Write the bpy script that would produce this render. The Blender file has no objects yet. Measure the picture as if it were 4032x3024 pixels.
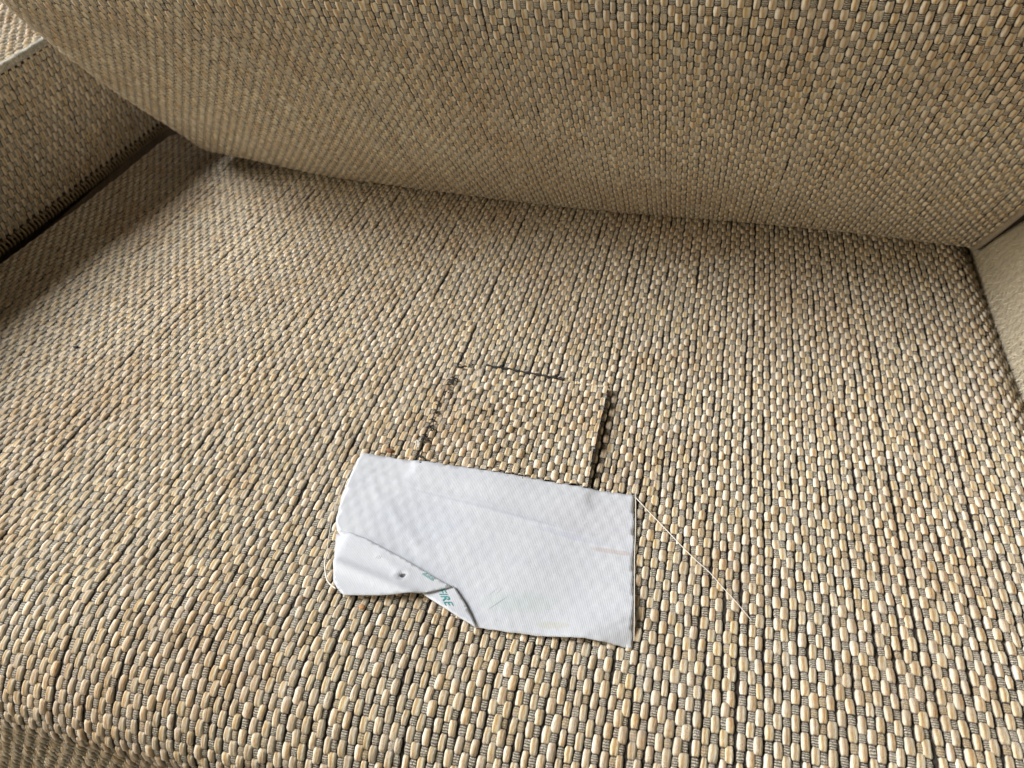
import bpy, math, random
import numpy as np
from mathutils import Vector, Matrix, geometry

random.seed(7)
rng = np.random.default_rng(7)
H = 0.27                       # metres per working unit (camera height above the seat)
sc = bpy.context.scene
COL = sc.collection

# ------------------------------------------------------------------ camera
cam_d = bpy.data.cameras.new("camera")
cam = bpy.data.objects.new("camera", cam_d)
COL.objects.link(cam)
R = np.array([[0.9709533184, 0.1115571471, -0.2116711042],
              [0.2327358441, -0.6456542771, 0.7272995128],
              [-0.0555308951, -0.7554373285, -0.6528635097]])
cam.matrix_world = Matrix((
    (R[0, 0], -R[0, 1], -R[0, 2], 0),
    (R[1, 0], -R[1, 1], -R[1, 2], 0),
    (R[2, 0], -R[2, 1], -R[2, 2], H),
    (0, 0, 0, 1)))
cam_d.sensor_width = 36
cam_d.lens = 36 * 3100 / 4032
cam_d.clip_start = 0.01
cam_d.clip_end = 50
cam_d.dof.use_dof = True
cam_d.dof.focus_distance = 1.25 * H
cam_d.dof.aperture_fstop = 20
sc.camera = cam

# ------------------------------------------------------------------ light
world = bpy.data.worlds.new("World")
sc.world = world
world.use_nodes = True
bg = world.node_tree.nodes["Background"]
bg.inputs[0].default_value = (1.0, 0.86, 0.68, 1)
bg.inputs[1].default_value = 0.055


def area(name, loc, target, size, power, color):
    d = bpy.data.lights.new(name, 'AREA')
    d.shape = 'RECTANGLE'
    d.size, d.size_y = size[0] * H, size[1] * H
    d.energy = power
    d.color = color
    o = bpy.data.objects.new(name, d)
    COL.objects.link(o)
    o.location = Vector(loc) * H
    o.rotation_euler = (Vector(target) - Vector(loc)).to_track_quat('-Z', 'Y').to_euler()
    return o


area("window_light", (-8.3, 0.5, 6.6), (-0.4, 1.0, 0), (5.2, 3.8), 148, (1.0, 0.99, 0.965))
area("room_light", (-4.6, -3.4, 2.4), (-0.2, 1.4, 0.3), (3.0, 2.2), 14.0, (1.0, 0.84, 0.59))
sc.view_settings.view_transform = 'Standard'
sc.view_settings.look = 'None'
sc.view_settings.exposure = 0
sc.view_settings.gamma = 1


# ------------------------------------------------------------------ materials
class NT:
    def __init__(self, name):
        self.m = bpy.data.materials.new(name)
        self.m.use_nodes = True
        self.t = self.m.node_tree
        self.t.nodes.clear()
        self.out = self.n('ShaderNodeOutputMaterial')
        self.p = self.n('ShaderNodeBsdfPrincipled')
        self.l(self.p.outputs[0], self.out.inputs[0])

    def n(self, kind, **kw):
        nd = self.t.nodes.new(kind)
        for k, v in kw.items():
            setattr(nd, k, v)
        return nd

    def l(self, a, b):
        self.t.links.new(a, b)

    def put(self, sock, v):
        if hasattr(v, 'is_linked'):
            self.l(v, sock)
        else:
            sock.default_value = v

    def math(self, op, a, b=0.0, c=None, clamp=False):
        nd = self.n('ShaderNodeMath', operation=op, use_clamp=clamp)
        self.put(nd.inputs[0], a)
        self.put(nd.inputs[1], b)
        if c is not None:
            self.put(nd.inputs[2], c)
        return nd.outputs[0]

    def mix(self, f, a, b, blend='MIX'):
        nd = self.n('ShaderNodeMix', data_type='RGBA', blend_type=blend)
        self.put(nd.inputs[0], f)
        self.put(nd.inputs[6], a)
        self.put(nd.inputs[7], b)
        return nd.outputs[2]

    def ss(self, x, a, b):
        nd = self.n('ShaderNodeMapRange', interpolation_type='SMOOTHSTEP')
        self.put(nd.inputs[0], x)
        nd.inputs[1].default_value = a
        nd.inputs[2].default_value = b
        return nd.outputs[0]

    def noise(self, vec, scale, detail=2.0, rough=0.5):
        nd = self.n('ShaderNodeTexNoise')
        nd.inputs['Scale'].default_value = scale
        nd.inputs['Detail'].default_value = detail
        nd.inputs['Roughness'].default_value = rough
        if vec is not None:
            self.l(vec, nd.inputs['Vector'])
        return nd.outputs[0]

    def mapping(self, vec, scale, rot=(0, 0, 0), loc=(0, 0, 0)):
        nd = self.n('ShaderNodeMapping')
        nd.inputs['Scale'].default_value = scale
        nd.inputs['Rotation'].default_value = rot
        nd.inputs['Location'].default_value = loc
        self.l(vec, nd.inputs['Vector'])
        return nd.outputs[0]

    def bump(self, h, strength, dist):
        nd = self.n('ShaderNodeBump')
        nd.inputs['Strength'].default_value = strength
        nd.inputs['Distance'].default_value = dist
        self.l(h, nd.inputs['Height'])
        self.l(nd.outputs[0], self.p.inputs['Normal'])


def c4(r, g, b):
    return (r, g, b, 1)


def weave_material(name):
    k = NT(name)
    uv = k.n('ShaderNodeUVMap')
    geo = k.n('ShaderNodeNewGeometry')
    pos = geo.outputs['Position']
    sep = k.n('ShaderNodeSeparateXYZ')
    k.l(uv.outputs[0], sep.inputs[0])
    x, y = sep.outputs[0], sep.outputs[1]
    fx, fy = k.math('FLOOR', x), k.math('FLOOR', y)
    a, ph = k.math('FRACT', x), k.math('FRACT', y)
    cv = k.n('ShaderNodeCombineXYZ')
    k.l(fx, cv.inputs[0])
    k.l(fy, cv.inputs[1])
    wn = k.n('ShaderNodeTexWhiteNoise', noise_dimensions='2D')
    k.l(cv.outputs[0], wn.inputs['Vector'])
    wsep = k.n('ShaderNodeSeparateColor')
    k.l(wn.outputs['Color'], wsep.inputs[0])
    r1, r2, r3 = wsep.outputs[0], wsep.outputs[1], wsep.outputs[2]
    # fibres run lengthwise along each float
    fib = k.noise(k.mapping(uv.outputs[0], (9.0, 3.2, 1.0)), 1.0, 3.0, 0.65)
    fuzz = k.noise(pos, 2600.0, 2.0, 0.7)
    d = k.math('ABSOLUTE', k.math('SUBTRACT', k.math('ADD', a, k.math('MULTIPLY', k.math('SUBTRACT', r3, 0.5), 0.30)), 0.5))
    d = k.math('MULTIPLY', d, 2.0)
    d = k.math('ADD', d, k.math('MULTIPLY', k.math('SUBTRACT', fib, 0.5), 0.9))
    core = k.n('ShaderNodeValToRGB')
    k.l(d, core.inputs[0])
    e = core.color_ramp.elements
    e[0].position, e[0].color = 0.04, c4(0.40, 0.255, 0.135)
    e[1].position, e[1].color = 0.72, c4(0.78, 0.735, 0.625)
    m = e.new(0.27)
    m.color = c4(0.56, 0.435, 0.270)
    m = e.new(0.48)
    m.color = c4(0.67, 0.595, 0.445)
    tone = k.math('ADD', k.math('MULTIPLY', r1, 0.26), 0.84)
    hs = k.n('ShaderNodeHueSaturation')
    k.l(core.outputs[0], hs.inputs['Color'])
    k.l(tone, hs.inputs['Value'])
    k.l(k.math('ADD', k.math('MULTIPLY', r2, 0.30), 0.92), hs.inputs['Saturation'])
    k.l(k.math('ADD', k.math('MULTIPLY', r3, 0.012), 0.494), hs.inputs['Hue'])
    flo = hs.outputs[0]
    # interlacing between the floats: thin dark threads over grey beige ones
    bars = k.math('FRACT', k.math('MULTIPLY', k.math('ADD', ph, k.math('MULTIPLY', fib, 0.05)), 11.0))
    bar = k.ss(bars, 0.30, 0.62)
    spk = k.ss(k.noise(k.mapping(uv.outputs[0], (4.0, 16.0, 1.0), loc=(3, 5, 0)), 1.0, 2.0), 0.40, 0.62)
    bar = k.math('MULTIPLY', bar, k.math('ADD', k.math('MULTIPLY', spk, 0.55), 0.45))
    gap = k.mix(bar, c4(0.060, 0.052, 0.045), c4(0.68, 0.63, 0.52))
    gap = k.mix(k.math('MULTIPLY', k.math('GREATER_THAN', r2, 0.8), 0.5), gap, c4(0.46, 0.33, 0.16))
    g = k.math('MULTIPLY', k.ss(ph, 0.615, 0.64), k.math('SUBTRACT', 1.0, k.ss(ph, 0.985, 1.0)))
    col = k.mix(g, flo, gap)
    # dark binding thread at both ends of every float
    e1 = k.math('MULTIPLY', k.ss(ph, 0.595, 0.612), k.math('SUBTRACT', 1.0, k.ss(ph, 0.65, 0.68)))
    e2 = k.math('ADD', k.ss(ph, 0.950, 0.97), k.math('SUBTRACT', 1.0, k.ss(ph, 0.005, 0.030)))
    ends = k.math('MULTIPLY', k.math('MAXIMUM', e1, e2), k.math('ADD', 0.55, k.math('MULTIPLY', r1, 0.45)), clamp=True)
    col = k.mix(ends, col, c4(0.022, 0.017, 0.020))
    # dark warp thread that shows between the columns
    side = k.math('ABSOLUTE', k.math('SUBTRACT', a, 0.5))
    col = k.mix(k.math('MULTIPLY', k.ss(side, 0.39, 0.445), 0.85), col, c4(0.045, 0.036, 0.034))
    # wear and soiling, in patches
    big = k.noise(pos, 14.0, 3.0, 0.6)
    col = k.mix(k.math('MULTIPLY', k.ss(big, 0.45, 0.65), 0.62), col, c4(0.83, 0.73, 0.63), 'MULTIPLY')
    mid = k.noise(pos, 140.0, 3.0, 0.6)
    col = k.mix(k.math('MULTIPLY', k.ss(mid, 0.50, 0.68), 0.42), col, c4(0.46, 0.41, 0.345))
    col = k.mix(k.math('MULTIPLY', k.math('SUBTRACT', fuzz, 0.45), 0.9, clamp=True), col, c4(0.75, 0.70, 0.61))
    fz = k.noise(pos, 5200.0, 2.0, 0.8)
    worn = k.ss(k.noise(pos, 75.0, 3.0, 0.6), 0.50, 0.66)
    col = k.mix(k.math('MULTIPLY', worn, k.ss(fz, 0.52, 0.66)), col, c4(0.80, 0.77, 0.70))
    col = k.mix(k.math('MULTIPLY', k.math('MULTIPLY', worn, 0.55), k.ss(fz, 0.48, 0.34)), col, c4(0.16, 0.12, 0.09))
    k.l(col, k.p.inputs['Base Color'])
    k.p.inputs['Roughness'].default_value = 0.66
    k.p.inputs['Specular IOR Level'].default_value = 0.4
    k.p.inputs['Sheen Weight'].default_value = 0.35
    k.p.inputs['Sheen Roughness'].default_value = 0.4
    hgt = k.math('ADD', k.math('MULTIPLY', fib, 0.7), k.math('MULTIPLY', fuzz, 0.5))
    hgt = k.math('ADD', hgt, k.math('MULTIPLY', k.math('MULTIPLY', bar, g), 0.5))
    k.bump(hgt, 0.9, 0.0005)
    return k.m


def cloth_material(name, base, dark, scale=900.0, rough=0.9, bump=0.5, sheen=0.3):
    k = NT(name)
    geo = k.n('ShaderNodeNewGeometry')
    n1 = k.noise(geo.outputs['Position'], scale, 3.0, 0.6)
    n2 = k.noise(geo.outputs['Position'], scale * 0.13, 3.0, 0.6)
    f = k.math('ADD', k.math('MULTIPLY', k.ss(n1, 0.3, 0.7), 0.7), k.math('MULTIPLY', k.ss(n2, 0.35, 0.65), 0.3))
    k.l(k.mix(f, dark, base), k.p.inputs['Base Color'])
    k.p.inputs['Roughness'].default_value = rough
    k.p.inputs['Sheen Weight'].default_value = sheen
    k.bump(n1, bump, 0.0006)
    return k.m


def plain_material(name, col, rough=0.8, sheen=0.0):
    k = NT(name)
    geo = k.n('ShaderNodeNewGeometry')
    n1 = k.noise(geo.outputs['Position'], 1800.0, 2.0, 0.6)
    k.l(k.mix(k.math('MULTIPLY', n1, 0.6), c4(*col), c4(*[v * 0.6 for v in col])), k.p.inputs['Base Color'])
    k.p.inputs['Roughness'].default_value = rough
    k.p.inputs['Sheen Weight'].default_value = sheen
    return k.m


def label_material():
    k = NT('white_label_cloth')
    geo = k.n('ShaderNodeNewGeometry')
    pos = geo.outputs['Position']
    sep = k.n('ShaderNodeSeparateXYZ')
    k.l(pos, sep.inputs[0])
    warp = k.noise(pos, 60.0, 2.0)
    # woven ribs
    rib = k.math('SINE', k.math('MULTIPLY', k.math('ADD', sep.outputs[0], k.math('MULTIPLY', warp, 0.0006)), 9000.0))
    rib = k.math('ADD', k.math('MULTIPLY', rib, 0.5), 0.5)
    col = k.mix(rib, c4(0.485, 0.515, 0.575), c4(0.555, 0.585, 0.645))

    def blot(cx, cy, sx, sy, ang, colr, amt, lo=0.2):
        nonlocal col
        mp = k.mapping(pos, (1, 1, 1), loc=(0, 0, 0))
        v = k.n('ShaderNodeVectorMath', operation='SUBTRACT')
        k.l(mp, v.inputs[0])
        v.inputs[1].default_value = (cx * H, cy * H, 0)
        r = k.n('ShaderNodeVectorRotate', rotation_type='Z_AXIS')
        k.l(v.outputs[0], r.inputs[0])
        r.inputs['Angle'].default_value = -ang
        s = k.n('ShaderNodeSeparateXYZ')
        k.l(r.outputs[0], s.inputs[0])
        wob = k.math('MULTIPLY', k.math('SUBTRACT', k.noise(pos, 170.0, 3.0), 0.5), 0.9)
        dx = k.math('POWER', k.math('ABSOLUTE', k.math('DIVIDE', s.outputs[0], sx * H)), 2.0)
        dy = k.math('POWER', k.math('ABSOLUTE', k.math('DIVIDE', s.outputs[1], sy * H)), 2.0)
        dd = k.math('ADD', k.math('ADD', dx, dy), wob)
        f = k.math('SUBTRACT', 1.0, k.ss(dd, lo, 1.0))
        col = k.mix(k.math('MULTIPLY', f, amt), col, c4(*colr), 'MULTIPLY')

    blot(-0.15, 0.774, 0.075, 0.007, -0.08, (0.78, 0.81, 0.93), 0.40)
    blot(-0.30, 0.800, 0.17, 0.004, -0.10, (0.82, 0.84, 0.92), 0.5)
    blot(-0.075, 0.758, 0.045, 0.006, 0.0, (0.85, 0.72, 0.66), 0.6)
    blot(-0.145, 0.612, 0.030, 0.007, 0.15, (0.92, 0.89, 0.68), 0.45)
    blot(-0.20, 0.64, 0.07, 0.022, 0.2, (0.84, 0.95, 0.86), 0.40)
    blot(-0.40, 0.75, 0.10, 0.06, 0.0, (0.86, 0.90, 0.98), 0.30)
    blot(-0.1, 0.82, 0.12, 0.05, 0.0, (0.93, 0.90, 0.92), 0.35)
    blot(-0.382, 0.6437, 0.0055, 0.004, 0.3, (0.10, 0.08, 0.08), 0.95, 0.1)
    blot(-0.386, 0.640, 0.016, 0.008, 0.3, (0.78, 0.80, 0.82), 0.6)
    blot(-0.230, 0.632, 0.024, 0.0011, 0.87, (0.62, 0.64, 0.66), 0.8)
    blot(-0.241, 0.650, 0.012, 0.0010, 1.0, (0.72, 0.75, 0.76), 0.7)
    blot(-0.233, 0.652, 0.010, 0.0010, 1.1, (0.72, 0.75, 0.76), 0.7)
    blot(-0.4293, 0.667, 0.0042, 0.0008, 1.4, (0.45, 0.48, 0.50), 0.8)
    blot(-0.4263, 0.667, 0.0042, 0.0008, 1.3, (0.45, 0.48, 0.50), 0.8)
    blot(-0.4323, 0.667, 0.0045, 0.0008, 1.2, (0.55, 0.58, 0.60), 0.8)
    soft = k.noise(pos, 90.0, 3.0)
    col = k.mix(k.math('MULTIPLY', k.ss(soft, 0.45, 0.7), 0.35), col, c4(0.90, 0.91, 0.94), 'MULTIPLY')
    k.l(col, k.p.inputs['Base Color'])
    k.p.inputs['Roughness'].default_value = 0.55
    k.p.inputs['Specular IOR Level'].default_value = 0.35
    k.p.inputs['Transmission Weight'].default_value = 0.0
    k.p.inputs['Subsurface Weight'].default_value = 0.0
    hgt = k.math('ADD', k.math('MULTIPLY', rib, 0.25), k.noise(pos, 420.0, 2.0))
    k.bump(hgt, 0.35, 0.0004)
    return k.m


M_WEAVE = weave_material('woven_chenille')
M_BASE = cloth_material('dark_ground_cloth', c4(0.050, 0.040, 0.032), c4(0.012, 0.010, 0.010), sheen=0.0)
M_PLAIN = cloth_material('beige_backing_cloth', c4(0.30, 0.23, 0.15), c4(0.10, 0.075, 0.05))
M_PLUSH = cloth_material('brushed_beige_pile', c4(0.60, 0.53, 0.39), c4(0.20, 0.16, 0.105), 2600.0, 0.9, 0.8, 0.6)
M_PILE = plain_material('pile_fibre', (0.70, 0.63, 0.48), 0.6, 0.5)
M_PIPE = cloth_material('cream_piping_cord', c4(0.78, 0.74, 0.62), c4(0.045, 0.045, 0.045), 1500.0, 0.8, 1.0)
M_WELT = cloth_material('seam_welt_cloth', c4(0.36, 0.31, 0.235), c4(0.22, 0.17, 0.12), 1500.0, 0.85, 0.8)
M_STITCH = cloth_material('seam_yarn', c4(0.40, 0.31, 0.175), c4(0.20, 0.14, 0.075), 1500.0)
M_BLACK = plain_material('black_thread', (0.010, 0.009, 0.011), 0.7, 0.0)
M_THREAD = plain_material('white_thread', (0.78, 0.75, 0.70), 0.5, 0.3)
M_LABEL = label_material()
M_TEAL = plain_material('teal_print', (0.05, 0.32, 0.33), 0.6)
M_TEALPALE = plain_material('faded_teal_print', (0.30, 0.58, 0.60), 0.6)
M_CRUMB = plain_material('brown_crumb', (0.20, 0.095, 0.045), 0.8)
M_LINT = plain_material('pale_lint', (0.66, 0.63, 0.56), 0.8, 0.5)
M_ORANGE = plain_material('orange_fibre', (0.48, 0.25, 0.11), 0.8)


# ------------------------------------------------------------------ object helpers
def tag(o, label=None, cat=None, group=None, kind=None):
    if label:
        o['label'] = label
    if cat:
        o['category'] = cat
    if group:
        o['group'] = group
    if kind:
        o['kind'] = kind
    return o


def empty(name, loc, label, cat, group=None):
    o = bpy.data.objects.new(name, None)
    o.empty_display_size = 0.05
    o.location = Vector(loc) * H
    COL.objects.link(o)
    bpy.context.view_layer.update()
    return tag(o, label, cat, group)


def mesh_obj(name, verts, faces, mat, parent=None, uvs=None, smooth=True, origin=None):
    """verts in working units; faces an (n,4) array or a list of tuples."""
    v = np.asarray(verts, dtype=np.float64) * H
    base = Vector((0, 0, 0))
    if parent is not None:
        base = parent.matrix_world.translation.copy()
    if origin is not None:
        base = Vector(origin) * H
    v = v - np.array(base)
    me = bpy.data.meshes.new(name)
    if isinstance(faces, np.ndarray):
        n = faces.shape[1]
        me.vertices.add(len(v))
        me.vertices.foreach_set('co', v.astype(np.float32).ravel())
        me.loops.add(faces.size)
        me.loops.foreach_set('vertex_index', faces.astype(np.int32).ravel())
        me.polygons.add(len(faces))
        me.polygons.foreach_set('loop_start', np.arange(0, faces.size, n, dtype=np.int32))
        if uvs is not None:
            l = me.uv_layers.new(name='UVMap')
            l.data.foreach_set('uv', np.asarray(uvs, dtype=np.float32)[faces.ravel()].ravel())
        me.update(calc_edges=True)
        me.validate()
    else:
        me.from_pydata([tuple(p) for p in v], [], faces)
        me.update()
    me.polygons.foreach_set('use_smooth', [smooth] * len(me.polygons))
    me.materials.append(mat)
    o = bpy.data.objects.new(name, me)
    COL.objects.link(o)
    if parent is not None:
        o.parent = parent
        o.matrix_parent_inverse = Matrix.Identity(4)
        if origin is not None:
            o.location = base - parent.matrix_world.translation
    else:
        o.location = base
    return o


def grid_faces(nu, nv):
    i, j = np.meshgrid(np.arange(nu - 1), np.arange(nv - 1), indexing='ij')
    a = i * nv + j
    return np.stack([a, a + nv, a + nv + 1, a + 1], -1).reshape(-1, 4)


def surf_mesh(name, surf, u0, u1, nu, v0, v1, nv, mat, parent, off=0.0):
    U, V = np.meshgrid(np.linspace(u0, u1, nu), np.linspace(v0, v1, nv), indexing='ij')
    P, N = surf_pn(surf, U.ravel(), V.ravel())
    return mesh_obj(name, P + N * off, grid_faces(nu, nv), mat, parent)


FLIPPED = set()    # surfaces whose parameters run the other way round


def surf_pn(surf, U, V):
    e = 1e-3
    P = surf(U, V)
    du = surf(U + e, V) - surf(U - e, V)
    dv = surf(U, V + e) - surf(U, V - e)
    N = np.cross(du, dv)
    N /= np.linalg.norm(N, axis=1)[:, None] + 1e-12
    if surf in FLIPPED:
        N = -N
    return P, N


PITCH, PERIOD = 0.0112, 0.0360
RINGS = [  # phase, half-width, height (both in pitches)
    (0.000, 0.66, 0.06), (0.040, 0.88, 0.26), (0.13, 1.02, 0.37), (0.315, 1.09, 0.42),
    (0.50, 1.02, 0.37), (0.595, 0.86, 0.26), (0.63, 0.64, 0.06),
    (0.71, 0.90, 0.17), (0.815, 0.93, 0.20), (0.92, 0.90, 0.17)]
CROSS5 = [(-1.0, -0.25), (-0.66, 0.74), (0.0, 1.0), (0.66, 0.74), (1.0, -0.25)]
CROSS7 = [(-1.0, -0.25), (-0.80, 0.66), (-0.44, 1.0), (0.0, 0.86), (0.44, 1.0), (0.80, 0.66), (1.0, -0.25)]
NR = len(RINGS)
Cw = np.array([0.0, 0.0, 1.0])


def project(P):
    q = (P - Cw) @ R
    return q[:, 0] / q[:, 2] * 3100 + 2016, q[:, 1] / q[:, 2] * 3100 + 1512, q[:, 2]


def weave(surf, u0, u1, v0, v1, parent, PITCH=PITCH, nparts=0, inside=None, label=None, seed=1, hs=1.0, ws=1.0,
          wob=1.0, per=PERIOD, name='woven_floats', CROSS=CROSS5):
    NC = len(CROSS)
    g = np.random.default_rng(seed)
    n = int((u1 - u0) / PITCH)
    m = int((v1 - v0) / per)
    ring = np.array(RINGS)
    cross = np.array(CROSS)
    i = np.arange(n)[:, None, None]
    j = np.arange(m)[None, :, None]
    ph = ring[:, 0][None, None, :]
    jit = g.uniform(-0.06, 0.06, (n, 1, 1)) + g.uniform(-0.04, 0.04, (n, m, 1))
    t = j + 0.5 * (i % 2) + ph + jit * np.sin(math.pi * np.minimum(ph / 0.97, 1)) + g.uniform(-0.05, 0.05, (n, 1, 1))
    V = v0 + t * per
    wv = g.normal(1.0, 0.085, (n, m, 1)) * g.normal(1, 0.03, (n, 1, 1))
    hv = np.clip(g.normal(1.0, 0.16, (n, m, 1)), 0.6, 1.28) * hs
    isf = (ring[:, 0] < 0.62)[None, None, :] * 1.0
    W = ring[:, 1][None, None, :] * (1 + (wv - 1) * isf) * 0.5 * PITCH * ws
    Hh = ring[:, 2][None, None, :] * (1 + (hv - 1) * isf) * PITCH * hs
    # columns wander and open up between one another
    sh = g.normal(0, 0.055, (n, 1, 1))
    for k in range(3):
        fr = g.uniform(0.05, 0.35, (n, 1, 1))
        sh = sh + 0.05 * np.sin(t * fr * 2 * math.pi + g.uniform(0, 6.28, (n, 1, 1)))
    pair = 0.07 * np.sin(i * 2.1 + 1.7 * np.sin(i * 0.37) + t * 0.045)
    lateral = g.normal(0, 0.035, (n, m, 1)) * isf
    Uc = u0 + (i + 0.5 + (sh + pair + lateral) * wob) * PITCH
    a = cross[:, 0][None, None, None, :]
    hc = cross[:, 1][None, None, None, :]
    U = Uc[..., None] + W[..., None] * a
    VV = np.broadcast_to(V[..., None], U.shape)
    # blunt shoulders: the ends of the float bow outwards
    P, N = surf_pn(surf, U.ravel(), VV.ravel())
    hh = (Hh[..., None] * hc).ravel()
    P = P + N * hh[:, None]
    P += g.normal(0, 0.00030, P.shape)
    ux = np.broadcast_to(i[..., None] + 0.5 + 0.47 * a, U.shape).ravel()
    uy = np.broadcast_to((j + ph)[..., None], U.shape).ravel()
    uv = np.stack([ux, uy + 0.0], -1)
    # faces
    ii, jr, cc = np.meshgrid(np.arange(n), np.arange(m * NR - 1), np.arange(NC - 1), indexing='ij')
    base = (ii * m * NR + jr) * NC + cc
    F = np.stack([base, base + 1, base + NC + 1, base + NC], -1).reshape(-1, 4)
    tuft = (ii * m + jr // NR).reshape(-1)
    rr = (jr % NR).reshape(-1)
    # last segment of each period wraps: give its end ring the next phase value via duplicated uv
    keep = np.ones(len(F), bool)
    if inside is not None:
        cen = P[F].mean(1)
        keep &= inside(cen)
    parts = []
    if nparts:
        cidx = ((np.arange(n)[:, None] * m + np.arange(m)[None, :]) * NR + 3) * NC + NC // 2
        cen = P[cidx.ravel()]
        X, Y, Z = project(cen)
        ok = (X > 20) & (X < 4010) & (Y > 20) & (Y < 3004) & (Z > 0)
        if inside is not None:
            ok &= inside(cen)
            # whole float must be inside
            for rk in (0, 6):
                for ck in (0, NC - 1):
                    q = ((np.arange(n)[:, None] * m + np.arange(m)[None, :]) * NR + rk) * NC + ck
                    ok &= inside(P[q.ravel()])
        size = np.where(ok, 1.0 / Z, 0)
        order = np.argsort(-size)[:nparts]
        parts = [o for o in order if size[o] > 0]
        pick = np.isin(tuft, parts) & (rr < 6)
        keep &= ~pick
    Fk = F[keep]
    # loops at the seam between periods: build uv per loop
    uvl = uv[Fk.ravel()].copy().reshape(-1, 4, 2)
    rk = rr[keep]
    last = rk == NR - 1
    uvl[last, 2, 1] = uvl[last, 0, 1] + (1 - RINGS[-1][0]) - 0.001
    uvl[last, 3, 1] = uvl[last, 0, 1] + (1 - RINGS[-1][0]) - 0.001
    used = np.unique(Fk)
    remap = np.zeros(len(P), np.int64)
    remap[used] = np.arange(len(used))
    o = mesh_obj(name, P[used], remap[Fk], M_WEAVE, parent)
    l = o.data.uv_layers.new(name='UVMap')
    if len(o.data.loops) == uvl.size // 2:
        l.data.foreach_set('uv', uvl.astype(np.float32).ravel())
    tag(o, kind='stuff')
    if parts:
        lf = []
        for r in range(6):
            for c in range(NC - 1):
                b = r * NC + c
                lf.append((b, b + 1, b + NC + 1, b + NC))
        lf = np.array(lf)
        for q in parts:
            s = q * NR * NC
            vv = P[s:s + 7 * NC]
            oc = vv.mean(0)
            f = mesh_obj('yarn_float', vv, lf, M_WEAVE, parent, uvs=uv[s:s + 7 * NC], origin=tuple(oc))
    return o


def tube(pts, rad, sides=6, closed_ends=True):
    """verts, faces of a tube along pts (working units)."""
    pts = np.asarray(pts, float)
    n = len(pts)
    rad = np.broadcast_to(rad, (n,))
    tan = np.gradient(pts, axis=0)
    tan /= np.linalg.norm(tan, axis=1)[:, None] + 1e-12
    ref = np.array([0.13, 0.21, 0.97])
    vs = []
    for k in range(n):
        a = np.cross(tan[k], ref)
        a /= np.linalg.norm(a) + 1e-12
        b = np.cross(tan[k], a)
        for s in range(sides):
            w = 2 * math.pi * s / sides
            vs.append(pts[k] + rad[k] * (math.cos(w) * a + math.sin(w) * b))
    fs = []
    for k in range(n - 1):
        for s in range(sides):
            s2 = (s + 1) % sides
            fs.append((k * sides + s, k * sides + s2, (k + 1) * sides + s2, (k + 1) * sides + s))
    if closed_ends:
        fs.append(tuple(range(sides))[::-1])
        fs.append(tuple((n - 1) * sides + s for s in range(sides)))
    return vs, fs


def join(list_vf):
    V, F = [], []
    for v, f in list_vf:
        o = len(V)
        V.extend(v)
        F.extend([tuple(q + o for q in p) for p in f])
    return np.array(V), F


def smooth_path(pts, k=5):
    pts = [np.array(p, float) for p in pts]
    out = []
    for i in range(len(pts) - 1):
        p0, p1, p2, p3 = pts[max(i - 1, 0)], pts[i], pts[i + 1], pts[min(i + 2, len(pts) - 1)]
        for s in range(k):
            t = s / k
            out.append(0.5 * (2 * p1 + (p2 - p0) * t + (2 * p0 - 5 * p1 + 4 * p2 - p3) * t * t + (3 * p1 - p0 - 3 * p2 + p3) * t ** 3))
    out.append(pts[-1])
    return np.array(out)


def lump(c, r, seed, squash=(1, 1, 1), nl=7, nn=10):
    g = np.random.default_rng(seed)
    vs, fs = [], []
    bumps = g.normal(0, 1, (4, 3))
    for a in range(nl + 1):
        th = math.pi * a / nl
        for b in range(nn):
            w = 2 * math.pi * b / nn
            d = np.array([math.sin(th) * math.cos(w), math.sin(th) * math.sin(w), math.cos(th)])
            k = 1 + 0.18 * sum(math.sin(3 * np.dot(d, q) + q[0] * 3) for q in bumps) / 2
            vs.append(np.array(c) + r * k * d * np.array(squash))
    for a in range(nl):
        for b in range(nn):
            b2 = (b + 1) % nn
            fs.append((a * nn + b, (a + 1) * nn + b, (a + 1) * nn + b2, a * nn + b2))
    return vs, fs


def sst(x, a, b):
    t = np.clip((x - a) / (b - a), 0, 1)
    return t * t * (3 - 2 * t)


# ------------------------------------------------------------------ seat cushion
def arclen_profile(pts):
    pts = np.asarray(pts)
    s = np.concatenate([[0], np.cumsum(np.linalg.norm(np.diff(pts, axis=0), axis=1))])
    return pts, s


def seat_profile():
    pts = [(2.40, 0.0)]
    pts += [(2.40 - 0.02 * k, 0.0) for k in range(1, 93)]
    y1 = pts[-1][0]          # 0.56
    ry, rz = y1 - 0.358, 0.13
    for k in range(1, 25):
        w = math.pi / 2 * k / 24
        pts.append((y1 - ry * math.sin(w), -rz * (1 - math.cos(w))))
    for k in range(1, 12):
        pts.append((0.362, -rz - 0.05 * k))
    return arclen_profile(pts)


SP, SS = seat_profile()


def undul(x, y):
    z = 0.006 * np.sin(2.3 * x + 1.1) * np.cos(2.9 * y + 0.4)
    z = z + 0.0035 * np.sin(6.1 * x - 2.7 * y + 0.6) + 0.0025 * np.sin(9.3 * y + 3.1 * x)
    return z


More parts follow.
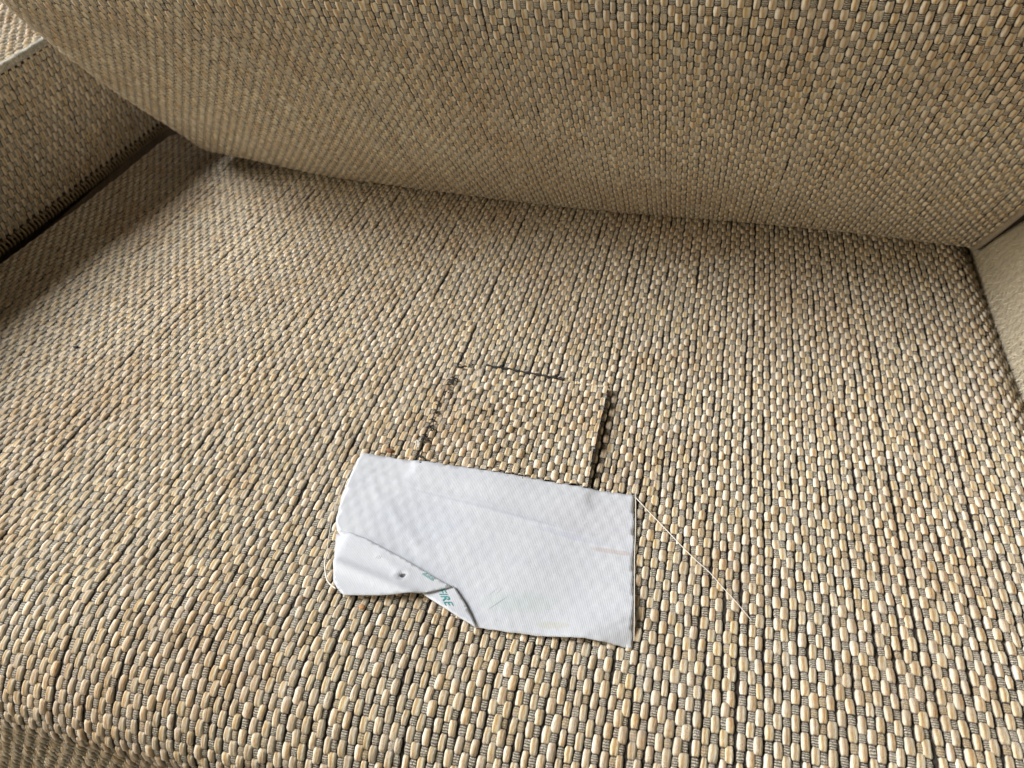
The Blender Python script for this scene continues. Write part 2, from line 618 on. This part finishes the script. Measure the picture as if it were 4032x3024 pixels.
def seat_surf(u, v):
    y = np.interp(v, SS, SP[:, 0])
    z = np.interp(v, SS, SP[:, 1])
    x = np.array(u, float)
    # left and right rims roll down beside the arms
    eL = np.clip((-1.70 - u) / 0.052, 0, 1.55)
    eR = np.clip((u - 0.555) / 0.07, 0, 1.5)
    x = np.where(eL > 0, -1.70 - 0.052 * np.sin(eL), x)
    eD = np.clip(-1.70 - 0.0806 - u, 0, None)
    x = np.where(eR > 0, 0.555 + 0.07 * np.sin(eR), x)
    z = z - eD - 0.052 * (1 - np.cos(eL)) - 0.07 * (1 - np.cos(eR))
    eB = np.clip((y - 2.12) / 0.10, 0, 1.5)
    z = z - 0.10 * (1 - np.cos(eB))
    z = z + undul(x, y) * sst(-u, -0.62, -0.4) * (z > -0.12)
    z = z + 0.010 * np.exp(-((x + 0.9) / 0.5) ** 2) * sst(y, 0.4, 0.9)
    z = z - 0.006
    return np.stack([x, y, z], -1)


FLIPPED.add(seat_surf)
seat = empty('seat_cushion', (-0.6, 1.2, -0.35),
             'thick seat cushion of beige and dark woven chenille on which the white label lies', 'cushion')
VS0, VS1 = 0.10, SS[-1] - 0.02
surf_mesh('cover', seat_surf, -1.84, 0.65, 130, 0.02, SS[-1], 140, M_BASE, seat, -0.0009)
weave(seat_surf, -1.81, 0.640, 0.16, VS1, seat, nparts=300, seed=3, CROSS=CROSS7)
# closed underside and sides of the cushion
bx = [(-1.70, 2.20), (0.57, 2.20), (0.57, 0.45), (-1.70, 0.45)]
bv = [(x, y, -0.14) for x, y in bx] + [(x, y, -0.62) for x, y in bx]
mesh_obj('underside', bv, [(4, 5, 1, 0), (5, 6, 2, 1), (7, 4, 0, 3), (7, 6, 5, 4), (6, 7, 3, 2)], M_PLAIN, seat, smooth=False)


# ------------------------------------------------------------------ back cushion
def back_profile():
    """(forward, up) of the front face from the bottom seam upwards."""
    s, p = 0.0, [0.16, 0.028]
    pts = [tuple(p)]
    while s < 2.0:
        if s < 0.16:
            th = -18 + (0 + 18) * s / 0.16
        elif s < 0.24:
            th = 0 + 47 * (s - 0.16) / 0.08
        elif s < 0.9:
            th = 47 + 8 * (s - 0.24) / 0.66
        elif s < 1.3:
            th = 55 + 55 * (s - 0.9) / 0.4
        else:
            th = 110
        st = 0.01
        p = [p[0] - st * math.cos(math.radians(th)), p[1] + st * math.sin(math.radians(th))]
        pts.append(tuple(p))
        s += st
    pts = np.array(pts)
    low = pts[:, 1].min()
    pts[:, 1] -= low
    return arclen_profile(pts)


BP, BS = back_profile()
BK = -0.086


def back_face(x, v):
    f = np.interp(v, BS, BP[:, 0])
    z = np.interp(v, BS, BP[:, 1])
    lift = 0.055 * sst(-x, 0.95, 1.55) + 0.004 * np.sin(5 * x)
    flat = sst(v, 0.25, 0.6)
    y = 1.832 + BK * x + f + 0.006 * np.sin(4.1 * x + 0.5) * (1 - flat) - 0.012 * flat * np.cos((x + 0.5) * 1.3)
    z = z + lift * (1 - sst(v, 0.3, 1.0)) + 0.004
    return np.stack([x, y, z], -1)


BXL = -1.40
BRL = 0.125


def back_surf(u, v):
    x = np.clip(u, BXL, None)
    P = back_face(x, v)
    e = np.clip((BXL - u) / BRL, 0, 2.6)
    dv = back_face(x, v + 1e-3) - back_face(x, v - 1e-3)
    n = np.cross(np.broadcast_to(np.array([1.0, BK, 0]), dv.shape), dv)
    n /= np.linalg.norm(n, axis=-1)[..., None]
    P = P - n * (BRL * (1 - np.cos(e)))[..., None] * 1.25
    P[..., 0] -= BRL * np.sin(e)
    eR = np.clip((u - 0.60) / 0.04, 0, 1.5)
    P = P - n * (0.04 * (1 - np.cos(eR)))[..., None]
    return P


back = empty('back_cushion', (-0.4, 1.9, 0.0),
             'plump brown looking back cushion of the same weave, leaning over the rear of the seat', 'cushion')
surf_mesh('cover', back_surf, -1.72, 0.655, 130, 0.0, BS[-1] - 0.02, 130, M_BASE, back, -0.0009)
weave(back_surf, -1.70, 0.599, 0.02, 1.25, back, nparts=300, seed=11, wob=0.38, hs=0.85, per=0.0325)
# seam down the right edge, where the welt is turned under
us = np.linspace(0.0, 1.3, 90)
wp, wn_ = surf_pn(back_surf, np.full_like(us, 0.601), us)
tv, tf = tube(wp + wn_ * 0.0010, 0.0068, 8)
welt = mesh_obj('seam_welt', np.array(tv), tf, M_WELT, back)
st = []
for k in range(90):
    vv = 0.17 + k * 0.0125
    p, nn_ = surf_pn(back_surf, np.array([0.5965, 0.5925]), np.array([vv, vv + 0.004]))
    q = p + nn_ * 0.0070
    st.append(tube([q[0], (q[0] + q[1]) / 2 + nn_[0] * 0.0008, q[1]], 0.0013, 5))
v_, f_ = join(st)
tag(mesh_obj('stitching', v_, f_, M_BLACK, welt), kind='stuff')


# ------------------------------------------------------------------ sofa frame: arms, deck, back
sofa = empty('sofa_frame', (-0.6, 1.4, -1.2),
             'woven fabric sofa frame whose two arms enclose the cushions at left and right', 'sofa')

AX, AZ, AR = -1.760, 0.355, 0.020


def arm_x(y):
    return AX + 0.004 * np.sin(5 * y)


def arm_face(u, v):        # u along y (towards the back), v downwards from the top edge
    s = np.asarray(v, float)
    ztop = AZ + 0.022 + (u - 1.66) * 0.05
    k = np.clip(s, 0, None)
    z = ztop - 0.004 - k * (ztop - 0.016) / 0.35
    x = arm_x(u) + 0.012 * np.sin(np.clip(k / 0.37, 0, 1) * math.pi)
    x = np.where(k > 0.352, x - (k - 0.352) * 1.6, x)
    return np.stack([x, np.asarray(u, float), z], -1)


def arm_top(u, v):         # u across (from inner edge outwards), v along y
    z = AZ + 0.022 + (v - 1.66) * 0.05 + 0.05 * np.sin(np.clip(u / 0.9, 0, 1) * math.pi) + 0.001
    x = AX - 0.012 - u
    return np.stack([x, v, z], -1)


def arm_top_w(u, v):
    return arm_top(-u, v)


FLIPPED.add(arm_face)
arm = empty('tmp', (AX, 1.3, -0.3), None, None)
arm.name = 'armrest'
arm.parent = sofa
arm.matrix_parent_inverse = sofa.matrix_world.inverted()
tag(arm, 'left arm, dark on its inner side and sunlit on top')
bpy.context.view_layer.update()
surf_mesh('inner_panel', arm_face, 0.15, 2.6, 90, -0.0, 0.41, 40, M_BASE, arm, 0.0)
weave(arm_face, 0.9, 2.45, -0.010, 0.355, arm, PITCH=0.0126, per=0.0382, seed=21, hs=1.0, ws=1.0, wob=0.5, name='woven_floats')
surf_mesh('top_panel', arm_top_w, -0.9, 0.0, 30, 0.15, 2.6, 90, M_BASE, arm, -0.0009)
weave(arm_top_w, -0.42, 0.004, 1.2, 2.4, arm, seed=22, hs=1.1, name='woven_floats')
# outer body of the arm
av = []
for y in (0.15, 2.6):
    zt = AZ + 0.02 + (y - 1.66) * 0.05
    av += [(AX - 0.004, y, zt - 0.4), (AX - 0.05, y, -0.5), (AX - 0.05, y, -1.2), (AX - 0.93, y, -1.2), (AX - 0.93, y, zt)]
mesh_obj('side_body', av, [(0, 5, 6, 1), (1, 6, 7, 2), (2, 7, 8, 3), (3, 8, 9, 4), (0, 1, 2, 3, 4), (9, 8, 7, 6, 5)], M_PLAIN, arm, smooth=False)
# piping along the upper inner edge
ys = np.linspace(0.15, 2.6, 160)
pp = np.stack([arm_x(ys) + 0.000, ys, AZ + 0.024 + (ys - 1.66) * 0.05 + 0.0005 * np.sin(ys * 300)], -1)
tv, tf = tube(pp, 0.0105, 12)
mesh_obj('piping', np.array(tv), tf, M_PIPE, arm)
# overlocked stitches along the lower edge: slanting loops
loops = []
for k in range(105):
    y = 1.02 + k * 0.0138 + random.uniform(-0.001, 0.001)
    w = []
    xb = float(arm_x(y))
    zb = 0.020
    for q in range(8):
        t = q / 7
        ang = math.pi * 1.15 * t - 0.3
        w.append((xb + 0.002 + 0.007 * math.sin(ang), y + 0.009 * t, zb - 0.012 + 0.0130 * math.cos(ang)))
    loops.append(tube(w, 0.0030 + random.uniform(-0.0004, 0.0005), 6))
v_, f_ = join(loops)
tag(mesh_obj('seam_stitching', v_, f_, M_STITCH, arm), kind='stuff')

RX = 0.622
arm2 = empty('tmp', (RX, 1.3, -0.3), None, None)
arm2.name = 'armrest'
arm2.parent = sofa
arm2.matrix_parent_inverse = sofa.matrix_world.inverted()
tag(arm2, 'right arm with a fuzzy pale inner side')
bpy.context.view_layer.update()


def rarm_surf(u, v):       # u along y, v upwards
    x = RX - 0.012 * np.exp(-((u - 1.45) / 0.22) ** 2) + 0.01 * sst(-v, 0.0, 0.3) + 0.05 * sst(v, 0.35, 0.6) ** 2
    x = x + 0.002 * np.sin(9 * u + 4 * v)
    return np.stack([x, np.asarray(u, float), v - 0.35], -1)


surf_mesh('inner_panel', rarm_surf, 2.5, 0.10, 90, 0.0, 1.0, 50, M_PLUSH, arm2, 0.0)
g = np.random.default_rng(5)
npile = 38000
ki, kj = g.integers(0, 85, npile), g.integers(0, 16, npile)
uy = 1.05 + (ki + g.normal(0, 0.26, npile)) * PITCH
vz = 0.24 + (kj + 0.5 * (ki % 2) + g.normal(0, 0.20, npile)) * PERIOD
P0, N0 = surf_pn(rarm_surf, uy, vz)
N0[N0[:, 0] > 0] *= -1
dirv = np.stack([-0.55 * np.ones(npile), g.normal(-0.25, 0.35, npile), g.normal(-0.75, 0.3, npile)], -1)
dirv /= np.linalg.norm(dirv, axis=1)[:, None]
ln = g.uniform(0.006, 0.013, npile)[:, None]
sidev = np.cross(dirv, N0)
sidev /= np.linalg.norm(sidev, axis=1)[:, None]
wd = 0.0008
pv = np.stack([P0 - sidev * wd, P0 + sidev * wd, P0 + dirv * ln], 1).reshape(-1, 3)
tag(mesh_obj('pile', pv, np.arange(npile * 3).reshape(-1, 3), M_PILE, arm2), kind='stuff')
av = []
for y in (0.10, 2.5):
    av += [(RX + 0.04, y, 0.64), (RX + 0.02, y, -0.38), (RX + 0.02, y, -1.2), (RX + 0.9, y, -1.2), (RX + 0.9, y, 0.64)]
mesh_obj('side_body', av, [(0, 5, 6, 1), (1, 6, 7, 2), (2, 7, 8, 3), (3, 8, 9, 4), (4, 9, 5, 0), (0, 1, 2, 3, 4), (9, 8, 7, 6, 5)], M_PLUSH, arm2, smooth=False)

dv_ = [(-1.80, 0.40, -0.63), (0.64, 0.40, -0.63), (0.64, 2.6, -0.63), (-1.80, 2.6, -0.63)]
dv_ += [(x, y, -1.2) for x, y, z in dv_]
mesh_obj('seat_deck', dv_, [(0, 1, 2, 3), (4, 7, 6, 5), (0, 4, 5, 1), (1, 5, 6, 2), (2, 6, 7, 3), (3, 7, 4, 0)], M_PLAIN, sofa, smooth=False)
bv_ = [(-1.80, 2.45, -0.62), (0.64, 2.45, -0.62), (0.64, 2.75, -0.62), (-1.80, 2.75, -0.62),
       (-1.80, 2.60, 1.7), (0.64, 2.60, 1.7), (0.64, 2.9, 1.7), (-1.80, 2.9, 1.7)]
mesh_obj('backrest', bv_, [(0, 3, 2, 1), (4, 5, 6, 7), (0, 1, 5, 4), (1, 2, 6, 5), (2, 3, 7, 6), (3, 0, 4, 7)], M_PLAIN, sofa, smooth=False)


# ------------------------------------------------------------------ polygon sheets
def inpoly(px, py, poly):
    poly = np.asarray(poly)
    x0, y0 = poly[:, 0], poly[:, 1]
    x1, y1 = np.roll(x0, -1), np.roll(y0, -1)
    c = np.zeros(len(px), bool)
    for a, b, d, e in zip(x0, y0, x1, y1):
        with np.errstate(divide='ignore', invalid='ignore'):
            cond = ((b > py) != (e > py)) & (px < (d - a) * (py - b) / (e - b + 1e-15) + a)
        c ^= cond
    return c


def densify(poly, step):
    out = []
    for k in range(len(poly)):
        a, b = np.array(poly[k]), np.array(poly[(k + 1) % len(poly)])
        n = max(1, int(np.linalg.norm(b - a) / step))
        for s in range(n):
            out.append(a + (b - a) * s / n)
    return np.array(out)


def sheet(name, poly, step, zf, thick, mat, parent, fray=0.0, seed=1):
    g = np.random.default_rng(seed)
    bd = densify(poly, step)
    if fray:
        bd = bd + g.normal(0, fray, bd.shape)
    x0, y0 = bd.min(0)
    x1, y1 = bd.max(0)
    gx, gy = np.meshgrid(np.arange(x0, x1, step), np.arange(y0, y1, step))
    pts = np.stack([gx.ravel(), gy.ravel()], -1) + g.uniform(-0.15, 0.15, (gx.size, 2)) * step
    ok = inpoly(pts[:, 0], pts[:, 1], bd)
    dmin = np.array([np.min(np.hypot(*(bd - p).T)) for p in pts[ok]])
    pts = pts[ok][dmin > step * 0.55]
    allp = [Vector(p) for p in np.vstack([bd, pts])]
    nb = len(bd)
    res = geometry.delaunay_2d_cdt(allp, [], [list(range(nb))], 1, 1e-7)
    vv = np.array([tuple(p) for p in res[0]])
    ff = res[2]
    z = zf(vv[:, 0], vv[:, 1])
    V = np.column_stack([vv, z])
    o = mesh_obj(name, V, [tuple(f) for f in ff], mat, parent)
    md = o.modifiers.new('thickness', 'SOLIDIFY')
    md.thickness = thick * H
    md.offset = -1
    return o


# ------------------------------------------------------------------ fabric swatch
SW = [(-0.4414, 1.1345), (-0.4286, 1.1431), (-0.3791, 1.1482), (-0.336, 1.146), (-0.2874, 1.1417), (-0.2311, 1.1374),
      (-0.1812, 1.1353), (-0.1400, 1.1329), (-0.1385, 1.08), (-0.1390, 1.0397), (-0.1394, 0.9925), (-0.1398, 0.9472),
      (-0.1377, 0.8773), (-0.1360, 0.8590), (-0.4330, 0.8590), (-0.4350, 0.8799), (-0.4420, 0.9466), (-0.4426, 0.997),
      (-0.4433, 1.0651)]


def seat_z(x, y):
    vv = np.interp(-np.asarray(y), -SP[:108, 0], SS[:108])
    return seat_surf(np.asarray(x, float), vv)[..., 2]


def sw_z(x, y):
    z = seat_z(x, y) + 0.0078
    z = z + 0.0035 * sst(x, -0.20, -0.135) ** 2 * sst(y, 0.88, 0.94) + 0.0012 * np.sin(30 * x + 12 * y)
    z = z - 0.003 * sst(-x, 0.37, 0.44) - 0.0025 * sst(-y, -0.88, -0.84)
    return z


swatch = empty('fabric_swatch', (-0.29, 1.0, 0.008),
               'loose square swatch of sofa fabric with frayed black edges, tucked under the white label', 'fabric swatch')
sheet('backing', SW, 0.012, lambda x, y: sw_z(x, y), 0.0035, M_BASE, swatch, 0.0006, 4)


def sw_surf(u, v):
    # swatch weave turned slightly against the seat's
    a = 0.012
    x = u + a * v
    y = 1.17 - v
    return np.stack([x, y, sw_z(x, y)], -1)


FLIPPED.add(sw_surf)
SWI = np.array(SW)
weave(sw_surf, -0.1375 - 31.0001 * PITCH, -0.1375, 0.0, 0.36, swatch, nparts=300,
      inside=lambda P: inpoly(P[:, 0], P[:, 1], SWI) & (P[:, 1] > 0.874), seed=31, hs=1.15, ws=1.06, wob=0.5, per=0.0355, CROSS=CROSS7)
top = [(-0.3842, 1.1462), (-0.3603, 1.1437), (-0.3354, 1.1448), (-0.3099, 1.1427), (-0.2847, 1.1413), (-0.2615, 1.1383),
       (-0.2409, 1.1371), (-0.2242, 1.1347)]
tp = smooth_path([(x, y, float(sw_z(np.array([x]), np.array([y]))[0]) + 0.0055) for x, y in top], 6)
tv, tf = tube(tp, 0.0024 + 0.0006 * np.sin(np.arange(len(tp)) * 1.3), 5)
mesh_obj('edge_thread', np.array(tv), tf, M_BLACK, swatch)
fr = [(-0.4388, 1.1343), (-0.4291, 1.1343), (-0.4213, 1.1405), (-0.4115, 1.1438), (-0.4386, 1.0912), (-0.4404, 1.0831),
      (-0.4368, 1.0576), (-0.4399, 1.0541), (-0.4362, 0.9528), (-0.4448, 0.931), (-0.4391, 0.9227), (-0.4356, 0.8806),
      (-0.4305, 0.8765), (-0.242, 1.1400), (-0.2395, 1.139), (-0.245, 1.139), (-0.3547, 1.1443), (-0.352, 1.1443), (-0.1375, 1.1278),
      (-0.4395, 1.087), (-0.4385, 1.095), (-0.439, 1.050), (-0.4425, 1.02), (-0.4425, 1.00), (-0.443, 0.975), (-0.441, 0.96)]
for y in np.arange(0.885, 1.125, 0.0115):
    fr.append((-0.1368, float(y)))
hair = []
for k, (x, y) in enumerate(fr):
    rt = x > -0.2
    nf = 5 if x < -0.43 else (1 if rt else 3)
    for q in range(nf):
        px, py = x + random.uniform(-0.001, 0.005) * (x < -0.4), y + random.uniform(-0.005, 0.005)
        z = float(sw_z(np.array([px]), np.array([py]))[0]) + 0.0052
        if rt:
            ang = random.uniform(-1.9, -0.9)
            L = random.uniform(0.004, 0.010)
        elif x < -0.4:
            ang = random.uniform(-0.5, 0.5) + random.choice([0, math.pi])
            L = random.uniform(0.004, 0.009)
        else:
            ang = random.uniform(0.4, 2.6)
            L = random.uniform(0.006, 0.013)
        d = np.array([math.cos(ang), math.sin(ang), 0])
        c = np.array([-d[1], d[0], 0]) * random.uniform(-0.3, 0.3)
        p0 = np.array([px, py, z])
        hair.append(tube([p0, p0 + d * L * 0.5 + c * L + np.array([0, 0, 0.002]), p0 + d * L + c * L * 0.4 + np.array([0, 0, -0.0005])],
                         [0.0014, 0.0013, 0.0007], 4))
v_, f_ = join(hair)
tag(mesh_obj('frayed_threads', v_, f_, M_BLACK, swatch), kind='stuff')

# ------------------------------------------------------------------ white label
LABEL = [(-0.5376, 0.8728), (-0.4568, 0.8739), (-0.341, 0.8744), (-0.2292, 0.875), (-0.1425, 0.875), (-0.0596, 0.877),
         (-0.0510, 0.8149), (-0.0435, 0.7414), (-0.0328, 0.653), (-0.0285, 0.6024), (-0.0608, 0.601), (-0.0892, 0.6),
         (-0.1674, 0.5914), (-0.2535, 0.5862), (-0.2665, 0.5985), (-0.2850, 0.6170), (-0.3060, 0.6360), (-0.3200, 0.6380),
         (-0.3500, 0.6380), (-0.4000, 0.6450), (-0.4600, 0.6650), (-0.497, 0.690), (-0.5156, 0.7048), (-0.5262, 0.7233),
         (-0.5361, 0.7711), (-0.5389, 0.8112), (-0.5407, 0.8565)]
FLAP = [(-0.5173, 0.7008), (-0.4939, 0.7048), (-0.4629, 0.6984), (-0.4135, 0.6808), (-0.3754, 0.6673), (-0.3378, 0.6529),
        (-0.303, 0.6413), (-0.3159, 0.6342), (-0.3346, 0.6246), (-0.3497, 0.6184), (-0.3761, 0.6104), (-0.4081, 0.6027),
        (-0.4581, 0.5927), (-0.4716, 0.6013), (-0.4828, 0.613), (-0.5011, 0.6573)]
TRI = [(-0.3022, 0.6447), (-0.2763, 0.6194), (-0.259, 0.5977), (-0.2496, 0.5844), (-0.281, 0.5958), (-0.3404, 0.6208),
       (-0.3549, 0.6306), (-0.3351, 0.6437)]


def seg_dist(x, y, a, b):
    ax, ay = a
    bx_, by_ = b
    dx, dy = bx_ - ax, by_ - ay
    L = math.hypot(dx, dy)
    t = np.clip(((x - ax) * dx + (y - ay) * dy) / L ** 2, 0, 1)
    side = ((x - ax) * dy - (y - ay) * dx) / L
    return np.hypot(x - ax - t * dx, y - ay - t * dy), side


def label_z(x, y):
    z = seat_z(x, y) + 0.0084
    # the floats underneath press through
    tuft = np.sin(2 * math.pi * x / (2 * PITCH)) * np.sin(2 * math.pi * y / PERIOD)
    z = z + 0.0007 * tuft * (0.45 + 0.55 * np.sin(7 * x + 5 * y + 1) ** 2)
    z = z + 0.0040 * sst(y, 0.82, 0.850) * sst(x, -0.45, -0.43) * (1 - sst(x, -0.14, -0.12)) * 0.9
    z = z + 0.0012 * np.sin(21 * x + 9 * y) + 0.0004 * np.sin(47 * x - 13 * y + 1.0)
    for a, b, h, w in (((-0.53, 0.835), (-0.10, 0.775), 0.0011, 0.006),
                       ((-0.50, 0.815), (-0.20, 0.785), 0.0007, 0.004),
                       ((-0.49, 0.80), (-0.36, 0.69), 0.0010, 0.008),
                       ((-0.30, 0.76), (-0.05, 0.742), 0.0009, 0.004),
                       ((-0.21, 0.70), (-0.05, 0.69), 0.0008, 0.006)):
        d, s = seg_dist(x, y, a, b)
        z = z + h * np.exp(-(d / w) ** 2)
    # bottom right corner is creased
    d, s = seg_dist(x, y, (-0.0889, 0.5982), (-0.0312, 0.6471))
    z = z + 0.0065 * np.exp(-(d / 0.045) ** 2) - 0.0020 * np.exp(-(d / 0.0025) ** 2) - np.where(s > 0, np.minimum(d * 0.24, 0.0068), 0)
    return z


def flap_z(x, y):
    z = seat_z(x, y) + 0.0125
    z = z + 0.0015 * np.sin(25 * x - 10 * y)
    d, s = seg_dist(x, y, (-0.4922, 0.6434), (-0.3588, 0.6150))
    z = z + 0.0045 * np.exp(-(d / 0.010) ** 2)
    d, s = seg_dist(x, y, (-0.43, 0.672), (-0.384, 0.646))
    z = z + 0.0012 * np.exp(-(d / 0.006) ** 2)
    d = np.hypot(x + 0.3828, y - 0.6437)
    z = z - 0.005 * np.exp(-(d / 0.004) ** 2) + 0.001 * np.exp(-((d - 0.010) / 0.005) ** 2)
    # lies flat where it meets the panel at the left, lifts towards the tip
    z = z + 0.004 * sst(x, -0.46, -0.34) - 0.0055 * sst(-x, 0.49, 0.515)
    return z


label = empty('fabric_label', (-0.29, 0.74, 0.010),
              'creased white cloth label lying on the seat, one folded corner printed FIRE', 'label')
sheet('panel', LABEL, 0.0062, label_z, 0.0011, M_LABEL, label, 0.00035, 6)
flap = sheet('folded_flap', FLAP, 0.0045, flap_z, 0.0011, M_LABEL, label, 0.0, 7)


def tri_z(x, y):
    z = seat_z(x, y) + 0.0108 + 0.0020 * sst(x, -0.335, -0.29)
    return z


corner = sheet('turned_corner', TRI, 0.0045, tri_z, 0.0011, M_LABEL, label, 0.0, 8)
tag(corner, 'turned up corner printed FIRE in teal')


def lettering(text, origin, ex_, ey_, mat, zf, parent, name, lift=0.0009):
    cu = bpy.data.curves.new(name, 'FONT')
    cu.body = text
    cu.size = 1.0
    cu.resolution_u = 3
    tmp = bpy.data.objects.new(name, cu)
    COL.objects.link(tmp)
    bpy.context.view_layer.update()
    dg = bpy.context.evaluated_depsgraph_get()
    me = bpy.data.meshes.new_from_object(tmp.evaluated_get(dg))
    co = np.array([tuple(v.co) for v in me.vertices])
    fs = [tuple(p.vertices) for p in me.polygons]
    bpy.data.objects.remove(tmp)
    w = co[:, 0].max()
    hgt = co[:, 1].max()
    P = np.array(origin)[None] + co[:, :1] / w * np.array(ex_)[None] + co[:, 1:2] / hgt * np.array(ey_)[None]
    z = zf(P[:, 0], P[:, 1]) + lift
    return mesh_obj(name, np.column_stack([P, z]), fs, mat, parent, smooth=False)


lettering('FIRE', (-0.3263, 0.6343), (0.0220, -0.0252), (0.0122, 0.0022), M_TEAL, tri_z, corner, 'lettering')
# print cut off by the fold: only slivers of strokes are left
sl = []
for k in range(9):
    t = k / 8
    x = -0.3540 + 0.0185 * t
    y = 0.6508 - 0.0068 * t
    h_ = 0.0030 + 0.0016 * ((k * 7) % 3)
    sl.append(([(x, y, 0), (x + 0.0012, y - 0.0003, 0), (x + 0.0018, y + h_, 0), (x + 0.0006, y + h_ + 0.0004, 0)], [(0, 1, 2, 3)]))
v_, f_ = join(sl)
v_[:, 2] = flap_z(v_[:, 0], v_[:, 1]) + 0.0006
tag(mesh_obj('cut_off_print', v_, f_, M_TEALPALE, flap, smooth=False), kind='stuff')

# thin threads fraying from the label's left and right edges
fz = []
for pts, rad in (([(-0.5085, 0.655, 0.016), (-0.5075, 0.640, 0.014), (-0.4990, 0.622, 0.012), (-0.4880, 0.6075, 0.012), (-0.4720, 0.5985, 0.013)], 0.0012),
                 ([(-0.5420, 0.860, 0.010), (-0.5440, 0.80, 0.010), (-0.5370, 0.745, 0.010), (-0.5230, 0.690, 0.012), (-0.509, 0.652, 0.015)], 0.0006),
                 ([(-0.0570, 0.872, 0.010), (-0.0490, 0.81, 0.009), (-0.0425, 0.74, 0.009), (-0.0320, 0.65, 0.009), (-0.0270, 0.603, 0.009)], 0.0007)):
    p = smooth_path(pts, 6)
    fz.append(tube(p, rad, 5))
for v2, f2 in fz:
    mesh_obj('frayed_thread', np.array(v2), f2, M_THREAD, label)

# ------------------------------------------------------------------ loose bits on the cushions
TH = [(-0.0601, 0.8781), (-0.0322, 0.8485), (-0.0016, 0.818), (0.0262, 0.7886), (0.0484, 0.7665), (0.0697, 0.7484),
      (0.0905, 0.7244), (0.1107, 0.7013), (0.1314, 0.6763)]
tp = smooth_path([(x, y, float(seat_z(x, y)) + 0.0068 + 0.0006 * math.sin(k * 2.0)) for k, (x, y) in enumerate(TH)], 8)
tv, tf = tube(tp, np.linspace(0.0009, 0.0005, len(tp)), 6)
tag(mesh_obj('loose_thread', np.array(tv), tf, M_THREAD, origin=(0.04, 0.77, 0.007)),
    'long thin white thread lying diagonally from the upper right corner of the white label', 'thread')


def bit(name, x, y, r, mat, seed, label_, cat, sq=(1.5, 1, 0.6), z=None, group=None):
    zz = float(seat_z(x, y)) + 0.0045 if z is None else z
    v, f = lump((x, y, zz), r, seed, sq)
    return tag(mesh_obj(name, np.array(v), f, mat, origin=(x, y, zz)), label_, cat, group)


bit('crumb', -0.4942, 0.8913, 0.0050, M_CRUMB, 1, 'small brown crumb on the seat just above the upper left corner of the white label', 'crumb')
bit('orange_fleck', -0.4271, 0.5850, 0.0036, M_ORANGE, 2, 'tiny orange fleck of fluff on the seat below the left end of the white label', 'fluff')
bit('crumb', -1.2735, 1.0604, 0.0042, M_BLACK, 3, 'tiny black speck on the seat at the far left of the photo', 'crumb')
lv = []
for k in range(9):
    c = np.array([-0.4475 + random.uniform(-0.003, 0.003), 0.921 + random.uniform(-0.014, 0.012), float(seat_z(-0.447, 0.921)) + 0.008])
    lv.append(tube(smooth_path([c, c + np.array([random.uniform(-.004, .004), random.uniform(-.006, .006), .003]),
                                c + np.array([random.uniform(-.007, .007), random.uniform(-.01, .01), .001])], 3), 0.0014, 5))
v_, f_ = join(lv)
tag(mesh_obj('lint', v_, f_, M_LINT, origin=(-0.4475, 0.921, 0.01)), 'pale tuft of lint on the frayed left edge of the fabric swatch', 'lint')
bp_, bn_ = surf_pn(back_surf, np.array([-1.150]), np.array([0.375]))
v, f = lump(tuple((bp_ + bn_ * 0.006)[0]), 0.0022, 9, (1, 1, 1))
tag(mesh_obj('lint', np.array(v), f, M_LINT, origin=tuple(bp_[0])), 'minute white speck of lint on the lower left of the back cushion', 'lint')
